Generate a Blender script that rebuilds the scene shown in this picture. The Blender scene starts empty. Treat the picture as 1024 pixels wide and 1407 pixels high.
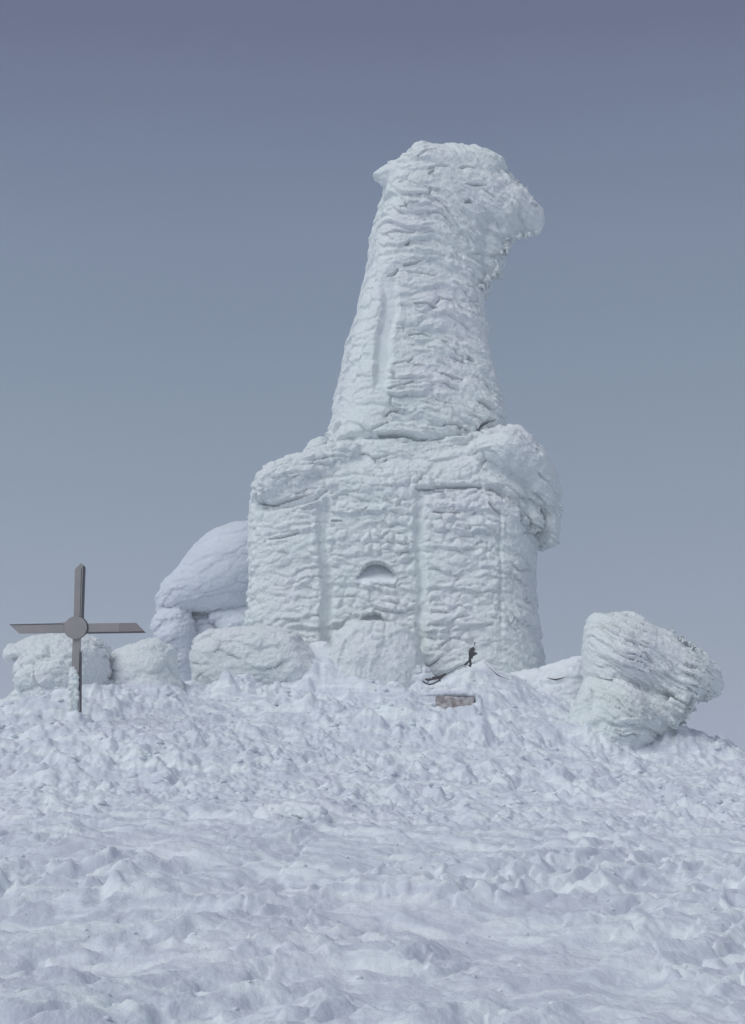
import bpy, bmesh, math, random
import numpy as np
from mathutils import Vector, Matrix

random.seed(7)
rng = np.random.default_rng(11)
C = bpy.context.scene.collection
S = bpy.context.scene

# ------------------------------------------------------------------ camera
PITCH = math.radians(12.0)
FPX = 1700.0                      # focal length in pixels of the 1024 x 1407 photograph
cam_d = bpy.data.cameras.new('camera')
cam_d.sensor_fit = 'VERTICAL'
cam_d.sensor_height = 24.0
cam_d.lens = 24.0 * FPX / 1407.0
cam_d.clip_start = 0.05
cam_d.clip_end = 5000
cam = bpy.data.objects.new('camera', cam_d)
C.objects.link(cam)
cam.location = (0, 0, 0)
cam.rotation_euler = (math.radians(90) + PITCH, 0, 0)
S.camera = cam

# ------------------------------------------------------------------ sky, light
SUN_EL, SUN_AZ = math.radians(46), math.radians(-48)    # soft light from behind the photographer's left shoulder
world = bpy.data.worlds.new("World")
S.world = world
world.use_nodes = True
wn, wl = world.node_tree.nodes, world.node_tree.links
wn.clear()
w_out = wn.new('ShaderNodeOutputWorld')
bg_cloud = wn.new('ShaderNodeBackground')
bg_sky = wn.new('ShaderNodeBackground')
add = wn.new('ShaderNodeAddShader')
sky = wn.new('ShaderNodeTexSky')
sky.sky_type = 'NISHITA'
sky.sun_disc = False
sky.sun_elevation = SUN_EL
sky.sun_rotation = math.radians(180) + SUN_AZ
sky.air_density = 1.0
sky.dust_density = 4.0
bg_sky.inputs['Strength'].default_value = 0.008
wl.new(sky.outputs[0], bg_sky.inputs['Color'])
geo = wn.new('ShaderNodeTexCoord')
sep = wn.new('ShaderNodeSeparateXYZ')
wl.new(geo.outputs['Generated'], sep.inputs[0])
nz = wn.new('ShaderNodeTexNoise')
nz.inputs['Scale'].default_value = 1.6
nz.inputs['Detail'].default_value = 3
mp = wn.new('ShaderNodeMapping')
mp.inputs['Scale'].default_value = (1, 1, 2.5)
wl.new(geo.outputs['Generated'], mp.inputs[0])
wl.new(mp.outputs[0], nz.inputs['Vector'])
mul = wn.new('ShaderNodeMath'); mul.operation = 'MULTIPLY_ADD'
mul.inputs[1].default_value = 0.10
wl.new(nz.outputs['Fac'], mul.inputs[0])
wl.new(sep.outputs['Z'], mul.inputs[2])
ramp = wn.new('ShaderNodeValToRGB')
el = ramp.color_ramp.elements
def lin(r, g, b):
    f = lambda c: (c/255/12.92) if c/255 <= 0.04045 else ((c/255+0.055)/1.055)**2.4
    return (f(r), f(g), f(b), 1)
stops = [(0.0, (140, 151, 168)), (0.10, (139, 150, 167)), (0.22, (132, 145, 161)), (0.36, (121, 135, 153)),
         (0.46, (113, 126, 147)), (0.54, (103, 114, 138)), (0.60, (94, 100, 126)), (1.0, (84, 89, 114))]
el[0].position, el[0].color = stops[0][0], lin(*stops[0][1])
el[1].position, el[1].color = stops[-1][0], lin(*stops[-1][1])
for p, c in stops[1:-1]:
    e = el.new(p); e.color = lin(*c)
wl.new(mul.outputs[0], ramp.inputs[0])
bg_cloud.inputs['Strength'].default_value = 0.84
wl.new(ramp.outputs[0], bg_cloud.inputs['Color'])
wl.new(bg_cloud.outputs[0], add.inputs[0])
wl.new(bg_sky.outputs[0], add.inputs[1])
wl.new(add.outputs[0], w_out.inputs['Surface'])

sun_d = bpy.data.lights.new('sun', 'SUN')
sun_d.energy = 1.5
sun_d.angle = math.radians(42)
sun_d.color = (0.985, 1.0, 0.975)
sun = bpy.data.objects.new('sun', sun_d)
C.objects.link(sun)
d = Vector((math.sin(SUN_AZ)*math.cos(SUN_EL), -math.cos(SUN_AZ)*math.cos(SUN_EL), math.sin(SUN_EL)))
sun.rotation_euler = d.to_track_quat('Z', 'Y').to_euler()

vs = S.view_settings
vs.view_transform = 'Standard'; vs.look = 'None'; vs.exposure = 0.25; vs.gamma = 1
vs.use_curve_mapping = False
S.cycles.max_bounces = 6
S.cycles.volume_bounces = 2
S.cycles.diffuse_bounces = 3

# ------------------------------------------------------------------ helpers
cP, sP = math.cos(PITCH), math.sin(PITCH)
def at(px, py, Y):
    """pixel of the photograph + distance along the ground -> world point"""
    px = np.asarray(px, float); py = np.asarray(py, float); Y = np.asarray(Y, float)
    u = (703.5 - py)/FPX
    dy = cP - u*sP; dz = sP + u*cP
    k = Y/dy
    return np.stack(np.broadcast_arrays((px-512)/FPX*k, Y+0*px, dz*k), -1)
def pix(P):
    """world points -> pixels of the photograph"""
    x, y, z = P[..., 0], P[..., 1], P[..., 2]
    dep = y*cP + z*sP; up = -y*sP + z*cP
    return 512 + x/dep*FPX, 703.5 - up/dep*FPX

def smooth(a, b, x):
    t = np.clip((x-a)/(b-a), 0, 1)
    return t*t*(3-2*t)

_perm = np.random.default_rng(5).permutation(4096).astype(np.int32)
_g = np.random.default_rng(6).normal(size=(4096, 3)).astype(np.float32)
_g /= np.linalg.norm(_g, axis=1)[:, None]
_r = np.random.default_rng(8).random(size=(4096, 4)).astype(np.float32)
def _h(i, j, k):
    return _perm[(_perm[(_perm[i & 4095] + j) & 4095] + k) & 4095]
def noise(P):
    P = np.asarray(P, np.float32)
    I = np.floor(P).astype(np.int32); f = P - I
    w = f*f*f*(f*(f*6-15)+10)
    out = np.zeros(len(P), np.float32)
    for a in (0, 1):
        wx = w[:, 0] if a else 1-w[:, 0]
        for b in (0, 1):
            wy = w[:, 1] if b else 1-w[:, 1]
            for c in (0, 1):
                wz = w[:, 2] if c else 1-w[:, 2]
                g = _g[_h(I[:, 0]+a, I[:, 1]+b, I[:, 2]+c)]
                out += wx*wy*wz*((f[:, 0]-a)*g[:, 0]+(f[:, 1]-b)*g[:, 1]+(f[:, 2]-c)*g[:, 2])
    return out*1.5
def fbm(P, octv=4, gain=0.5, ridged=False):
    o = np.zeros(len(P), np.float32); a = 1.0; t = 0
    P = np.asarray(P, np.float32)
    for i in range(octv):
        n = noise(P + i*17.3)
        if ridged: n = 1 - 2*np.abs(n)
        o += a*n; t += a; a *= gain; P = P*2.03
    return o/t
def worley(P, jit=0.9, two_d=False):
    """F1, F2, offset vector to the nearest cell, random of that cell"""
    P = np.asarray(P, np.float32)
    I = np.floor(P).astype(np.int32); f = P - I
    F1 = np.full(len(P), 9., np.float32); F2 = F1.copy()
    D = np.zeros((len(P), 3), np.float32); R = np.zeros((len(P), 2), np.float32)
    for a in (-1, 0, 1):
        for b in (-1, 0, 1):
            for c in ((0,) if two_d else (-1, 0, 1)):
                r = _r[_h(I[:, 0]+a, I[:, 1]+b, I[:, 2]+c)]
                o = np.stack([a + .5 + (r[:, 0]-.5)*jit - f[:, 0], b + .5 + (r[:, 1]-.5)*jit - f[:, 1],
                              (c + .5 + (r[:, 2]-.5)*jit - f[:, 2]) if not two_d else 0*f[:, 0]], -1)
                dd = np.sqrt((o*o).sum(1))
                m = dd < F1
                F2 = np.where(m, F1, np.minimum(F2, dd))
                F1 = np.where(m, dd, F1)
                D[m] = o[m]; R[m, 0] = r[m, 3]; R[m, 1] = r[m, 0]
    return F1, F2, D, R

def mesh_from(name, V, F, smooth_faces=True):
    """V (n,3), F (m,4) or (m,3) -> mesh, quick"""
    me = bpy.data.meshes.new(name)
    V = np.asarray(V, np.float32); F = np.asarray(F, np.int32)
    k = F.shape[1]
    me.vertices.add(len(V)); me.vertices.foreach_set('co', V.ravel())
    me.loops.add(F.size); me.loops.foreach_set('vertex_index', F.ravel())
    me.polygons.add(len(F)); me.polygons.foreach_set('loop_start', np.arange(0, F.size, k, dtype=np.int32))
    try: me.polygons.foreach_set('loop_total', np.full(len(F), k, np.int32))
    except Exception: pass
    me.update(calc_edges=True); me.validate()
    me.polygons.foreach_set('use_smooth', np.full(len(me.polygons), smooth_faces))
    return me
def link(name, me, mat, parent=None):
    o = bpy.data.objects.new(name, me)
    C.objects.link(o)
    if mat: me.materials.append(mat)
    if parent: o.parent = parent
    return o
def tag(o, label=None, cat=None, group=None, kind=None):
    if label: o['label'] = label
    if cat: o['category'] = cat
    if group: o['group'] = group
    if kind: o['kind'] = kind
    return o
def empty(name, loc):
    o = bpy.data.objects.new(name, None)
    o.location = [float(c) for c in loc]; C.objects.link(o)
    return o
def adopt(o, root):
    """parent o under root, its mesh (built in world coordinates) moved into the root's own frame"""
    l = np.array(root.location, np.float32)
    n = len(o.data.vertices); co = np.empty(n*3, np.float32)
    o.data.vertices.foreach_get('co', co)
    o.data.vertices.foreach_set('co', (co.reshape(-1, 3) - l).ravel()); o.data.update()
    o.parent = root
def recentre(o, loc):
    n = len(o.data.vertices); co = np.empty(n*3, np.float32)
    o.data.vertices.foreach_get('co', co)
    o.data.vertices.foreach_set('co', (co.reshape(-1, 3) - np.array(loc, np.float32)).ravel()); o.data.update()
    o.location = [float(c) for c in loc]

_bm = bmesh.new(); bmesh.ops.create_icosphere(_bm, subdivisions=3, radius=1)
ICO_V = np.array([v.co[:] for v in _bm.verts]); ICO_F = np.array([[v.index for v in f.verts] for f in _bm.faces]); _bm.free()
_bm = bmesh.new(); bmesh.ops.create_icosphere(_bm, subdivisions=1, radius=1)
ICO1_V = np.array([v.co[:] for v in _bm.verts]); ICO1_F = np.array([[v.index for v in f.verts] for f in _bm.faces]); _bm.free()
_bm = bmesh.new(); bmesh.ops.create_icosphere(_bm, subdivisions=2, radius=1)
ICO2_V = np.array([v.co[:] for v in _bm.verts]); ICO2_F = np.array([[v.index for v in f.verts] for f in _bm.faces]); _bm.free()

class Lump:
    """collects closed solids, fuses them into one skin of even voxels"""
    def __init__(s): s.V = []; s.F = []; s.n = 0
    def add(s, V, F):
        s.V.append(np.asarray(V, float)); s.F.append(np.asarray(F)+s.n); s.n += len(V)
    def ball(s, c, r, M=None):
        V = ICO_V*np.asarray(r)
        if M is not None: V = V @ np.array(M).T
        s.add(V + np.asarray(c), ICO_F)
    def spike(s, c, dirn, ln, r0, bend=0.0):
        """a rime feather: a thin tapering tongue"""
        dirn = np.asarray(dirn, float); dirn /= np.linalg.norm(dirn)
        q = Vector(dirn).to_track_quat('Z', 'Y').to_matrix()
        V = ICO2_V.copy()
        t = (V[:, 2]+1)/2
        tap = 1.0 - 0.75*t
        V[:, 0] *= r0*tap; V[:, 1] *= r0*0.7*tap; V[:, 2] = t*ln - 0.15*ln
        V = V @ np.array(q).T
        V[:, 2] -= bend*t*t*ln
        s.add(V + np.asarray(c), ICO2_F)
    def outline(s, poly, Y, k=1.0, step=7, ymin=0.25, ymax=9, Yf=None):
        """solid whose silhouette is the polygon (pixels) standing at distance Y: filled with balls"""
        poly = np.asarray(poly, float)
        x0, y0 = poly.min(0); x1, y1 = poly.max(0)
        A = poly; B = np.roll(poly, -1, 0)
        gx, gy = np.meshgrid(np.arange(x0, x1, step), np.arange(y0, y1, step))
        q = np.stack([gx.ravel(), gy.ravel()], -1)
        ins = np.zeros(len(q), bool); dmin = np.full(len(q), 1e9)
        for a, b in zip(A, B):
            cond = ((a[1] > q[:, 1]) != (b[1] > q[:, 1]))
            with np.errstate(divide='ignore', invalid='ignore'):
                xi = (b[0]-a[0])*(q[:, 1]-a[1])/(b[1]-a[1]+1e-12)+a[0]
            ins ^= cond & (q[:, 0] < xi)
            ab = b-a; t = np.clip(((q-a)@ab)/(ab@ab), 0, 1)
            dmin = np.minimum(dmin, np.linalg.norm(q-(a+t[:, None]*ab), axis=1))
        for (px, py), dd in zip(q[ins], dmin[ins]):
            if dd < step*0.6: continue
            yy = Y if Yf is None else Yf(px, py)
            c = at(px, py, yy); r = dd*yy/FPX/cP
            ry = min(max(r*k, min(ymin, 2.2*r)), ymax)
            V = ICO_V if r > 0.4 else ICO2_V; F = ICO_F if r > 0.4 else ICO2_F
            s.add(V*np.array([r, ry, r])+c, F)
    def loft(s, secs, npts=64):
        """secs: (z, x0, x1, yc, hy, n, rot)"""
        rings = []
        for (z, x0, x1, yc, hy, n, rot) in secs:
            a = np.linspace(0, 2*np.pi, npts, endpoint=False)
            cx, sx = np.cos(a), np.sin(a)
            X = np.sign(cx)*np.abs(cx)**(2/n); Yv = np.sign(sx)*np.abs(sx)**(2/n)
            c, q = math.cos(rot), math.sin(rot)
            X, Yv = X*c - Yv*q, X*q + Yv*c
            X = (X-X.min())/(X.max()-X.min())*(x1-x0)+x0
            Yv = Yv/np.abs(Yv).max()*hy + yc
            rings.append(np.stack([X, Yv, np.full(npts, z)], -1))
        V = np.concatenate(rings); F = []
        for i in range(len(secs)-1):
            for j in range(npts):
                a, b = i*npts+j, i*npts+(j+1) % npts
                F += [[a, b, b+npts], [a, b+npts, a+npts]]
        n0 = len(V); V = np.vstack([V, rings[0].mean(0), rings[-1].mean(0)])
        last = (len(secs)-1)*npts
        for j in range(npts):
            F.append([(j+1) % npts, j, n0]); F.append([last+j, last+(j+1) % npts, n0+1])
        s.add(V, F)
    def fuse(s, voxel, relax=0):
        me = mesh_from('tmp', np.concatenate(s.V), np.concatenate(s.F), False)
        o = bpy.data.objects.new('tmp', me); C.objects.link(o)
        m = o.modifiers.new('r', 'REMESH'); m.mode = 'VOXEL'; m.voxel_size = voxel
        if relax:
            m2 = o.modifiers.new('s', 'SMOOTH'); m2.factor = 0.5; m2.iterations = relax
        ev = o.evaluated_get(bpy.context.evaluated_depsgraph_get()); em = ev.to_mesh()
        n = len(em.vertices); V = np.empty(n*3, np.float32); em.vertices.foreach_get('co', V)
        N = np.empty(n*3, np.float32); em.vertices.foreach_get('normal', N)
        F = np.empty(len(em.loops), np.int32); em.loops.foreach_get('vertex_index', F)
        tot = np.empty(len(em.polygons), np.int32); em.polygons.foreach_get('loop_total', tot)
        F = F.reshape(-1, 4) if (tot == 4).all() else None
        ev.to_mesh_clear(); bpy.data.objects.remove(o); bpy.data.meshes.remove(me)
        return V.reshape(-1, 3), N.reshape(-1, 3), F

def mat(name, col, rough=0.7, bump=(), vary=None, spec=0.25, sss=0.0):
    """bump: list of (scale, strength, distance); vary: (second colour, scale)"""
    m = bpy.data.materials.new(name); m.use_nodes = True
    n, l = m.node_tree.nodes, m.node_tree.links
    b = n['Principled BSDF']
    b.inputs['Base Color'].default_value = (*col, 1); b.inputs['Roughness'].default_value = rough
    b.inputs['Specular IOR Level'].default_value = spec
    tc = n.new('ShaderNodeNewGeometry')
    if vary:
        col2, sc = vary
        t = n.new('ShaderNodeTexNoise'); t.inputs['Scale'].default_value = sc; t.inputs['Detail'].default_value = 5
        l.new(tc.outputs['Position'], t.inputs['Vector'])
        r = n.new('ShaderNodeMapRange'); r.inputs[1].default_value = 0.35; r.inputs[2].default_value = 0.65
        l.new(t.outputs['Fac'], r.inputs[0])
        mx = n.new('ShaderNodeMix'); mx.data_type = 'RGBA'
        mx.inputs[6].default_value = (*col, 1); mx.inputs[7].default_value = (*col2, 1)
        l.new(r.outputs[0], mx.inputs[0]); l.new(mx.outputs[2], b.inputs['Base Color'])
    prev = None
    for sc, st, di in bump:
        t = n.new('ShaderNodeTexNoise'); t.inputs['Scale'].default_value = sc; t.inputs['Detail'].default_value = 4
        t.inputs['Roughness'].default_value = 0.6
        l.new(tc.outputs['Position'], t.inputs['Vector'])
        bp = n.new('ShaderNodeBump'); bp.inputs['Strength'].default_value = st; bp.inputs['Distance'].default_value = di
        l.new(t.outputs['Fac'], bp.inputs['Height'])
        if prev: l.new(prev.outputs[0], bp.inputs['Normal'])
        prev = bp
    if prev: l.new(prev.outputs[0], b.inputs['Normal'])
    return m

M_RIME = mat('rime', (0.86, 0.925, 0.915), 0.75, [(7, 0.55, 0.07), (22, 0.9, 0.05)], ((0.88, 0.91, 0.93), 0.5))
M_SNOW = mat('snow', (0.80, 0.82, 0.885), 0.8, [(8, 0.4, 0.05), (30, 0.35, 0.02)], ((0.82, 0.86, 0.89), 0.35))
# white wind-drawn rime flecks, greyer packed snow: painted contrast of lit lumps, shaded hollows
_mn, _ml = M_SNOW.node_tree.nodes, M_SNOW.node_tree.links
_g0 = [q for q in _mn if q.type == 'NEW_GEOMETRY'][0]
_mp = _mn.new('ShaderNodeMapping'); _mp.vector_type = 'POINT'
_mp.inputs['Rotation'].default_value = (0, 0, math.radians(-46)); _mp.inputs['Scale'].default_value = (0.7, 3.2, 1.5)
_mt = _mn.new('ShaderNodeTexNoise'); _mt.inputs['Scale'].default_value = 1.0; _mt.inputs['Detail'].default_value = 5; _mt.inputs['Roughness'].default_value = 0.58; _mt.inputs['Distortion'].default_value = 0.4
_ml.new(_g0.outputs['Position'], _mp.inputs[0]); _ml.new(_mp.outputs[0], _mt.inputs['Vector'])
_mr = _mn.new('ShaderNodeMapRange'); _mr.inputs[1].default_value = 0.42; _mr.inputs[2].default_value = 0.60
_ml.new(_mt.outputs['Fac'], _mr.inputs[0])
_mx = _mn.new('ShaderNodeMix'); _mx.data_type = 'RGBA'
_src = [q for q in _mn if q.type == 'MIX' and q != _mx][0]
_mx.inputs[6].default_value = (0.68, 0.72, 0.79, 1)
_ml.new(_mr.outputs[0], _mx.inputs[0]); _ml.new(_src.outputs[2], _mx.inputs[7])
_b = _mn['Principled BSDF']
_src.inputs[6].default_value = (0.85, 0.885, 0.925, 1); _src.inputs[7].default_value = (0.85, 0.915, 0.93, 1)
_ml.new(_mx.outputs[2], _b.inputs['Base Color'])
M_DRIFT = mat('wind_packed_snow', (0.83, 0.87, 0.90), 0.8, [(14, 0.15, 0.02), (60, 0.25, 0.008)])
M_DULL = mat('haze_dulled_snow', (0.68, 0.72, 0.78), 0.85, [(7, 0.4, 0.05), (24, 0.4, 0.02)], ((0.73, 0.76, 0.82), 1.2))  # haze fade of the rear hump put into a greyer snow colour
M_IRON = mat('dark_iron', (0.035, 0.03, 0.032), 0.6, [(30, 0.4, 0.01)], ((0.06, 0.045, 0.04), 12))
M_STEEL = mat('cross_steel', (0.29, 0.27, 0.265), 0.55, [(20, 0.15, 0.004)], ((0.33, 0.30, 0.29), 2.5), 0.4)
M_RUST = mat('rusted_edge', (0.28, 0.22, 0.22), 0.7, [(25, 0.3, 0.004)], ((0.26, 0.24, 0.245), 9))
M_DARK = mat('cross_dark_plate', (0.045, 0.04, 0.05), 0.6)  # near-black metal for the cross flanges, groove line and rear hub disc
M_STONE = mat('brown_stone', (0.30, 0.25, 0.235), 0.85, [(9, 0.6, 0.03), (40, 0.5, 0.01)], ((0.55, 0.52, 0.52), 7))

# ------------------------------------------------------------------ terrain
def ctl():
    pts = []
    def w(px, py, Y): pts.append(at(px, py, Y))
    for Y, rl, rc, rr in ((10, 1440, 1440, 1440), (14, 1318, 1322, 1325), (18, 1218, 1222, 1230), (21, 1156, 1164, 1176), (24, 1112, 1126, 1140),
                          (26.5, 1076, 1096, 1112), (28.5, 1036, 1070, 1092)):
        w(80, rl, Y); w(512, rc, Y); w(850, rr, Y); w(1100, rr+14, Y); w(-60, rl+8, Y)
    w(105, 1000, 31); w(512, 1036, 31); w(850, 1068, 31); w(300, 1015, 31); w(0, 1004, 31); w(690, 1050, 31)
    w(20, 982, 34); w(250, 978, 34.5); w(512, 1000, 34); w(660, 1004, 34); w(800, 1030, 34)
    w(0, 980, 35.5); w(200, 948, 38); w(330, 946, 38.6); w(450, 948, 38.9); w(512, 968, 37); w(650, 972, 37)
    w(560, 950, 39); w(660, 948, 39); w(760, 948, 39); w(800, 1012, 36); w(880, 1046, 34)
    w(970, 1026, 36); w(1024, 1031, 37.5); w(940, 1001, 40); w(1100, 1060, 37)
    w(-80, 1000, 35); w(20, 978, 37)
    for x, y, z in ((0, 44, 3.0), (0, 52, 2.4), (-9, 48, 2.0), (9, 46, 1.4), (0, 66, -2), (-25, 40, -3), (25, 38, -4),
                    (-22, 62, -8), (22, 62, -8), (-20, 10, -3.4), (20, 10, -3.8), (0, -10, -4.2), (0, 2, -2.5), (-25, -15, -7), (25, -15, -7),
                    (0, -40, -10), (0, 90, -12), (50, 30, -14), (-50, 30, -13), (-12, 22, -1.2), (13, 22, -1.5)):
        pts.append(np.array([x, y, z], float))
    return np.array(pts)
CT = ctl()
def _U(r2): return np.where(r2 > 1e-9, 0.5*r2*np.log(r2+1e-12), 0)
_n = len(CT)
_K = _U(((CT[:, None, :2]-CT[None, :, :2])**2).sum(-1)) + np.eye(_n)*0.8
_P = np.c_[np.ones(_n), CT[:, :2]]
_W = np.linalg.solve(np.block([[_K, _P], [_P.T, np.zeros((3, 3))]]), np.r_[CT[:, 2], 0, 0, 0])
def ground_base(x, y):
    x = np.asarray(x, float); y = np.asarray(y, float)
    cx, cy = 0.0, 22.0
    r = np.hypot(x-cx, y-cy); s = np.minimum(1, 62/np.maximum(r, 1e-6))
    xx, yy = cx+(x-cx)*s, cy+(y-cy)*s
    z = _W[_n] + _W[_n+1]*xx + _W[_n+2]*yy
    for i in range(_n):
        z = z + _W[i]*_U((xx-CT[i, 0])**2+(yy-CT[i, 1])**2)
    over = np.maximum(r-62, 0)
    return z - 90*(1-np.exp(-over*0.35/90))

def bump(x, y, cx, cy, rx, ry, h, ang=0):
    c, s = math.cos(ang), math.sin(ang)
    u = ((x-cx)*c+(y-cy)*s)/rx; v = (-(x-cx)*s+(y-cy)*c)/ry
    return h*np.exp(-(u*u+v*v))
def ground_detail(x, y):
    x = x.astype(np.float32); y = y.astype(np.float32)
    Z = np.zeros_like(x)
    P = np.stack([x, y, Z], -1)
    wx = fbm(P*0.35, 3)*0.5; wy = fbm(P*0.35+40, 3)*0.5
    ang = math.radians(46)
    ca, sa = math.cos(ang), math.sin(ang)
    vx = fbm(P*0.6+21, 2)*0.2; vy = fbm(P*0.6+61, 2)*0.2
    a = (x+wx+vx)*ca + (y+wy+vy)*sa            # along the wind
    b = -(x+wx+vx)*sa + (y+wy+vy)*ca           # across it
    near = 1-smooth(17, 24, y)
    mid = smooth(13, 18, y)*(1-smooth(23, 27, y))
    far = smooth(20, 27, y)
    calm = smooth(-0.22, 0.22, fbm(P*0.33+9, 2))
    Q = lambda u, v, o=0: np.stack([a*u+o, b*v+o, Z], -1)
    h = 0.16*fbm(Q(0.3, 0.8), 3)
    n1 = noise(Q(0.17, 0.80, 3)); r1 = smooth(0, 0.9, 1-np.minimum(np.abs(n1)*2.0, 1))      # long wind crests
    h += near*(0.25+0.75*calm)*0.15*r1
    n2 = noise(Q(0.42, 2.1, 13)+np.stack([w_ := noise(P*2.1)*0.5, w_, Z], -1)); r2 = smooth(0, 0.85, 1-np.minimum(np.abs(n2)*2.2, 1))
    h += (near+0.5*mid+0.3*far)*(0.2+0.8*calm)*0.08*r2
    F1, F2, D, R = worley(Q(0.30, 1.45, 7), 0.95, True)                            # flat scoured plates with a cut edge
    h += (near*0.9+mid*0.5)*((R[:, 0]-.4)*0.10 - D[:, 1]*0.10)*smooth(0.0, 0.10, F2-F1)
    w2 = fbm(P*1.6+11, 3)*0.5
    F1, F2, D, R = worley(Q(1.1, 3.6, 3)+np.stack([w2, -w2, Z], -1), 0.95, True)
    h += (near*0.9+mid*0.8+far*0.4)*(0.2+calm)*((R[:, 0]-.4)*0.06 - D[:, 1]*0.055)*smooth(0, .15, F2-F1)
    F1, F2, D, R = worley(np.stack([(x+wx)*0.6+w2, (y+wy)*1.3+0.3*x, Z], -1), 0.95, True)
    h += mid*((R[:, 0]-.4)*0.06 + D[:, 1]*0.06)*smooth(0, .2, F2-F1)
    rd = fbm(Q(0.9, 3.6, 5), 5, 0.62, True)
    h += 0.045*rd*(0.4+0.8*calm)
    # broken, billowing crust on the steeper rise below the monument
    cl = smooth(-0.25, 0.3, fbm(P*0.55+70, 2))
    bl = fbm(P*np.array([1.25, 0.95, 1], np.float32)+5, 4, 0.52)
    h += (0.03+0.28*far*(0.35+0.65*cl))*(np.abs(bl)*2.2-0.3)
    F1, F2, D, R = worley(P*np.array([2.3, 1.9, 1], np.float32)+np.stack([w2, w2, Z], -1)+25, 0.95, True)
    h += (0.065*far*(0.1+0.9*cl)+0.008)*np.where(R[:, 0] > 0.5, (1-F1*F1*1.6)*R[:, 1]*1.5+D[:, 1]*0.4, -0.05)*smooth(0, .2, F2-F1)
    h += (0.02+0.035*far)*fbm(P*2.2+50, 5, 0.55)+(0.008+0.006*far)*fbm(P*9+50, 3, 0.55)
    return h
EXTRA = []      # drifts in front of walls etc: (cx, cy, rx, ry, h, ang)
def drift(px, py, Y, rx, ry, h, ang=0):
    p = at(px, py, Y); EXTRA.append((float(p[0]), Y, rx, ry, h, ang))
drift(400, 1130, 24.0, 1.6, 0.7, 0.22, 0.3)      # wave-like drift in the middle of the slope
drift(150, 1020, 29.6, 1.9, 1.2, 0.22, 0.2)
drift(106, 975, 31.0, 0.36, 0.5, 0.42)         # heap round the foot of the cross
drift(640, 930, 38.6, 1.3, 1.0, 0.35, 0.5)
drift(730, 1010, 35, 1.3, 1.0, 0.22, 0.3)
drift(560, 1020, 34, 2.2, 1.2, 0.25, 0.1)
drift(815, 1020, 35.2, 0.8, 1.0, 0.3)
drift(432, 930, 39.3, 0.9, 0.8, 0.6)
drift(640, 1270, 15.5, 1.3, 0.6, -0.2, 0.4)
drift(460, 1390, 11.3, 1.1, 0.4, -0.14, 0.3)
_rb = random.Random(3)
for i in range(34):                            # uneven heaps banked round the foot of the monument and the rocks
    q_ = _rb.uniform(0, 1); xx_ = _rb.uniform(-11, 4.6); yy_ = _rb.uniform(33.5, 38.3) - 0.02*max(0, xx_-4)**2
    EXTRA.append((xx_, yy_, _rb.uniform(.5, 1.5), _rb.uniform(.35, .8), _rb.uniform(.08, .34), _rb.uniform(-.5, .8)))
for i in range(22):
    EXTRA.append((_rb.uniform(-6.3, 5.8), _rb.uniform(38.0, 39.2), _rb.uniform(.3, 1.1), _rb.uniform(.3, .6), _rb.uniform(.06, .30), 0))
drift(800, 1030, 34.9, 1.0, 0.7, 0.35, 0.3); drift(940, 1035, 35.8, 1.3, 0.8, 0.35)
drift(60, 1000, 33.6, 2.0, 1.0, 0.22, 0.3); drift(200, 960, 36.0, 1.2, 0.6, 0.3); drift(345, 950, 37.5, 1.5, 0.5, 0.22); drift(520, 965, 37.8, 1.2, 0.5, 0.2)
def ground_z(x, y, detail=True):
    x = np.atleast_1d(np.asarray(x, float)); y = np.atleast_1d(np.asarray(y, float))
    z = ground_base(x, y)
    for e in EXTRA: z = z + bump(x, y, *e)
    if detail: z = z + ground_detail(x, y)
    return z

def build_ground():
    NC, NR = 800, 860
    yr = np.exp(np.linspace(math.log(8.2), math.log(50), NR))
    y_lo = 8.2 - np.cumsum(np.geomspace(0.02, 70, 46))[::-1]
    y_hi = 50 + np.cumsum(np.geomspace(0.15, 180, 50))
    ys = np.r_[y_lo, yr, y_hi]
    u = np.linspace(-1, 1, NC)
    side = np.cumsum(np.geomspace(0.004, 1.0, 46))
    u = np.r_[-1-side[::-1], u, 1+side]
    W = np.clip(ys, 8.2, 50)*0.36+0.8
    outer = np.where(np.abs(u) > 1, np.sign(u)*(np.abs(u)-1)**2*60, 0)
    X = u[None, :]*W[:, None] + outer[None, :]
    Yg = np.repeat(ys[:, None], len(u), 1)
    x, y = X.ravel(), Yg.ravel()
    z = ground_base(x, y)
    for e in EXTRA: z += bump(x, y, *e)
    z += ground_detail(x, y)*(1-smooth(60, 120, np.hypot(x, y-20)))
    nc, nr = len(u), len(ys)
    i = np.arange(nr-1)[:, None]*nc + np.arange(nc-1)[None, :]
    F = np.stack([i, i+1, i+1+nc, i+nc], -1).reshape(-1, 4)
    o = link('snow_ground', mesh_from('snow_ground', np.stack([x, y, z], -1), F), M_SNOW)
    tag(o, 'wind-scoured snow slope with ridged crust rising to the frozen monument', None, None, 'structure')
build_ground()

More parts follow.
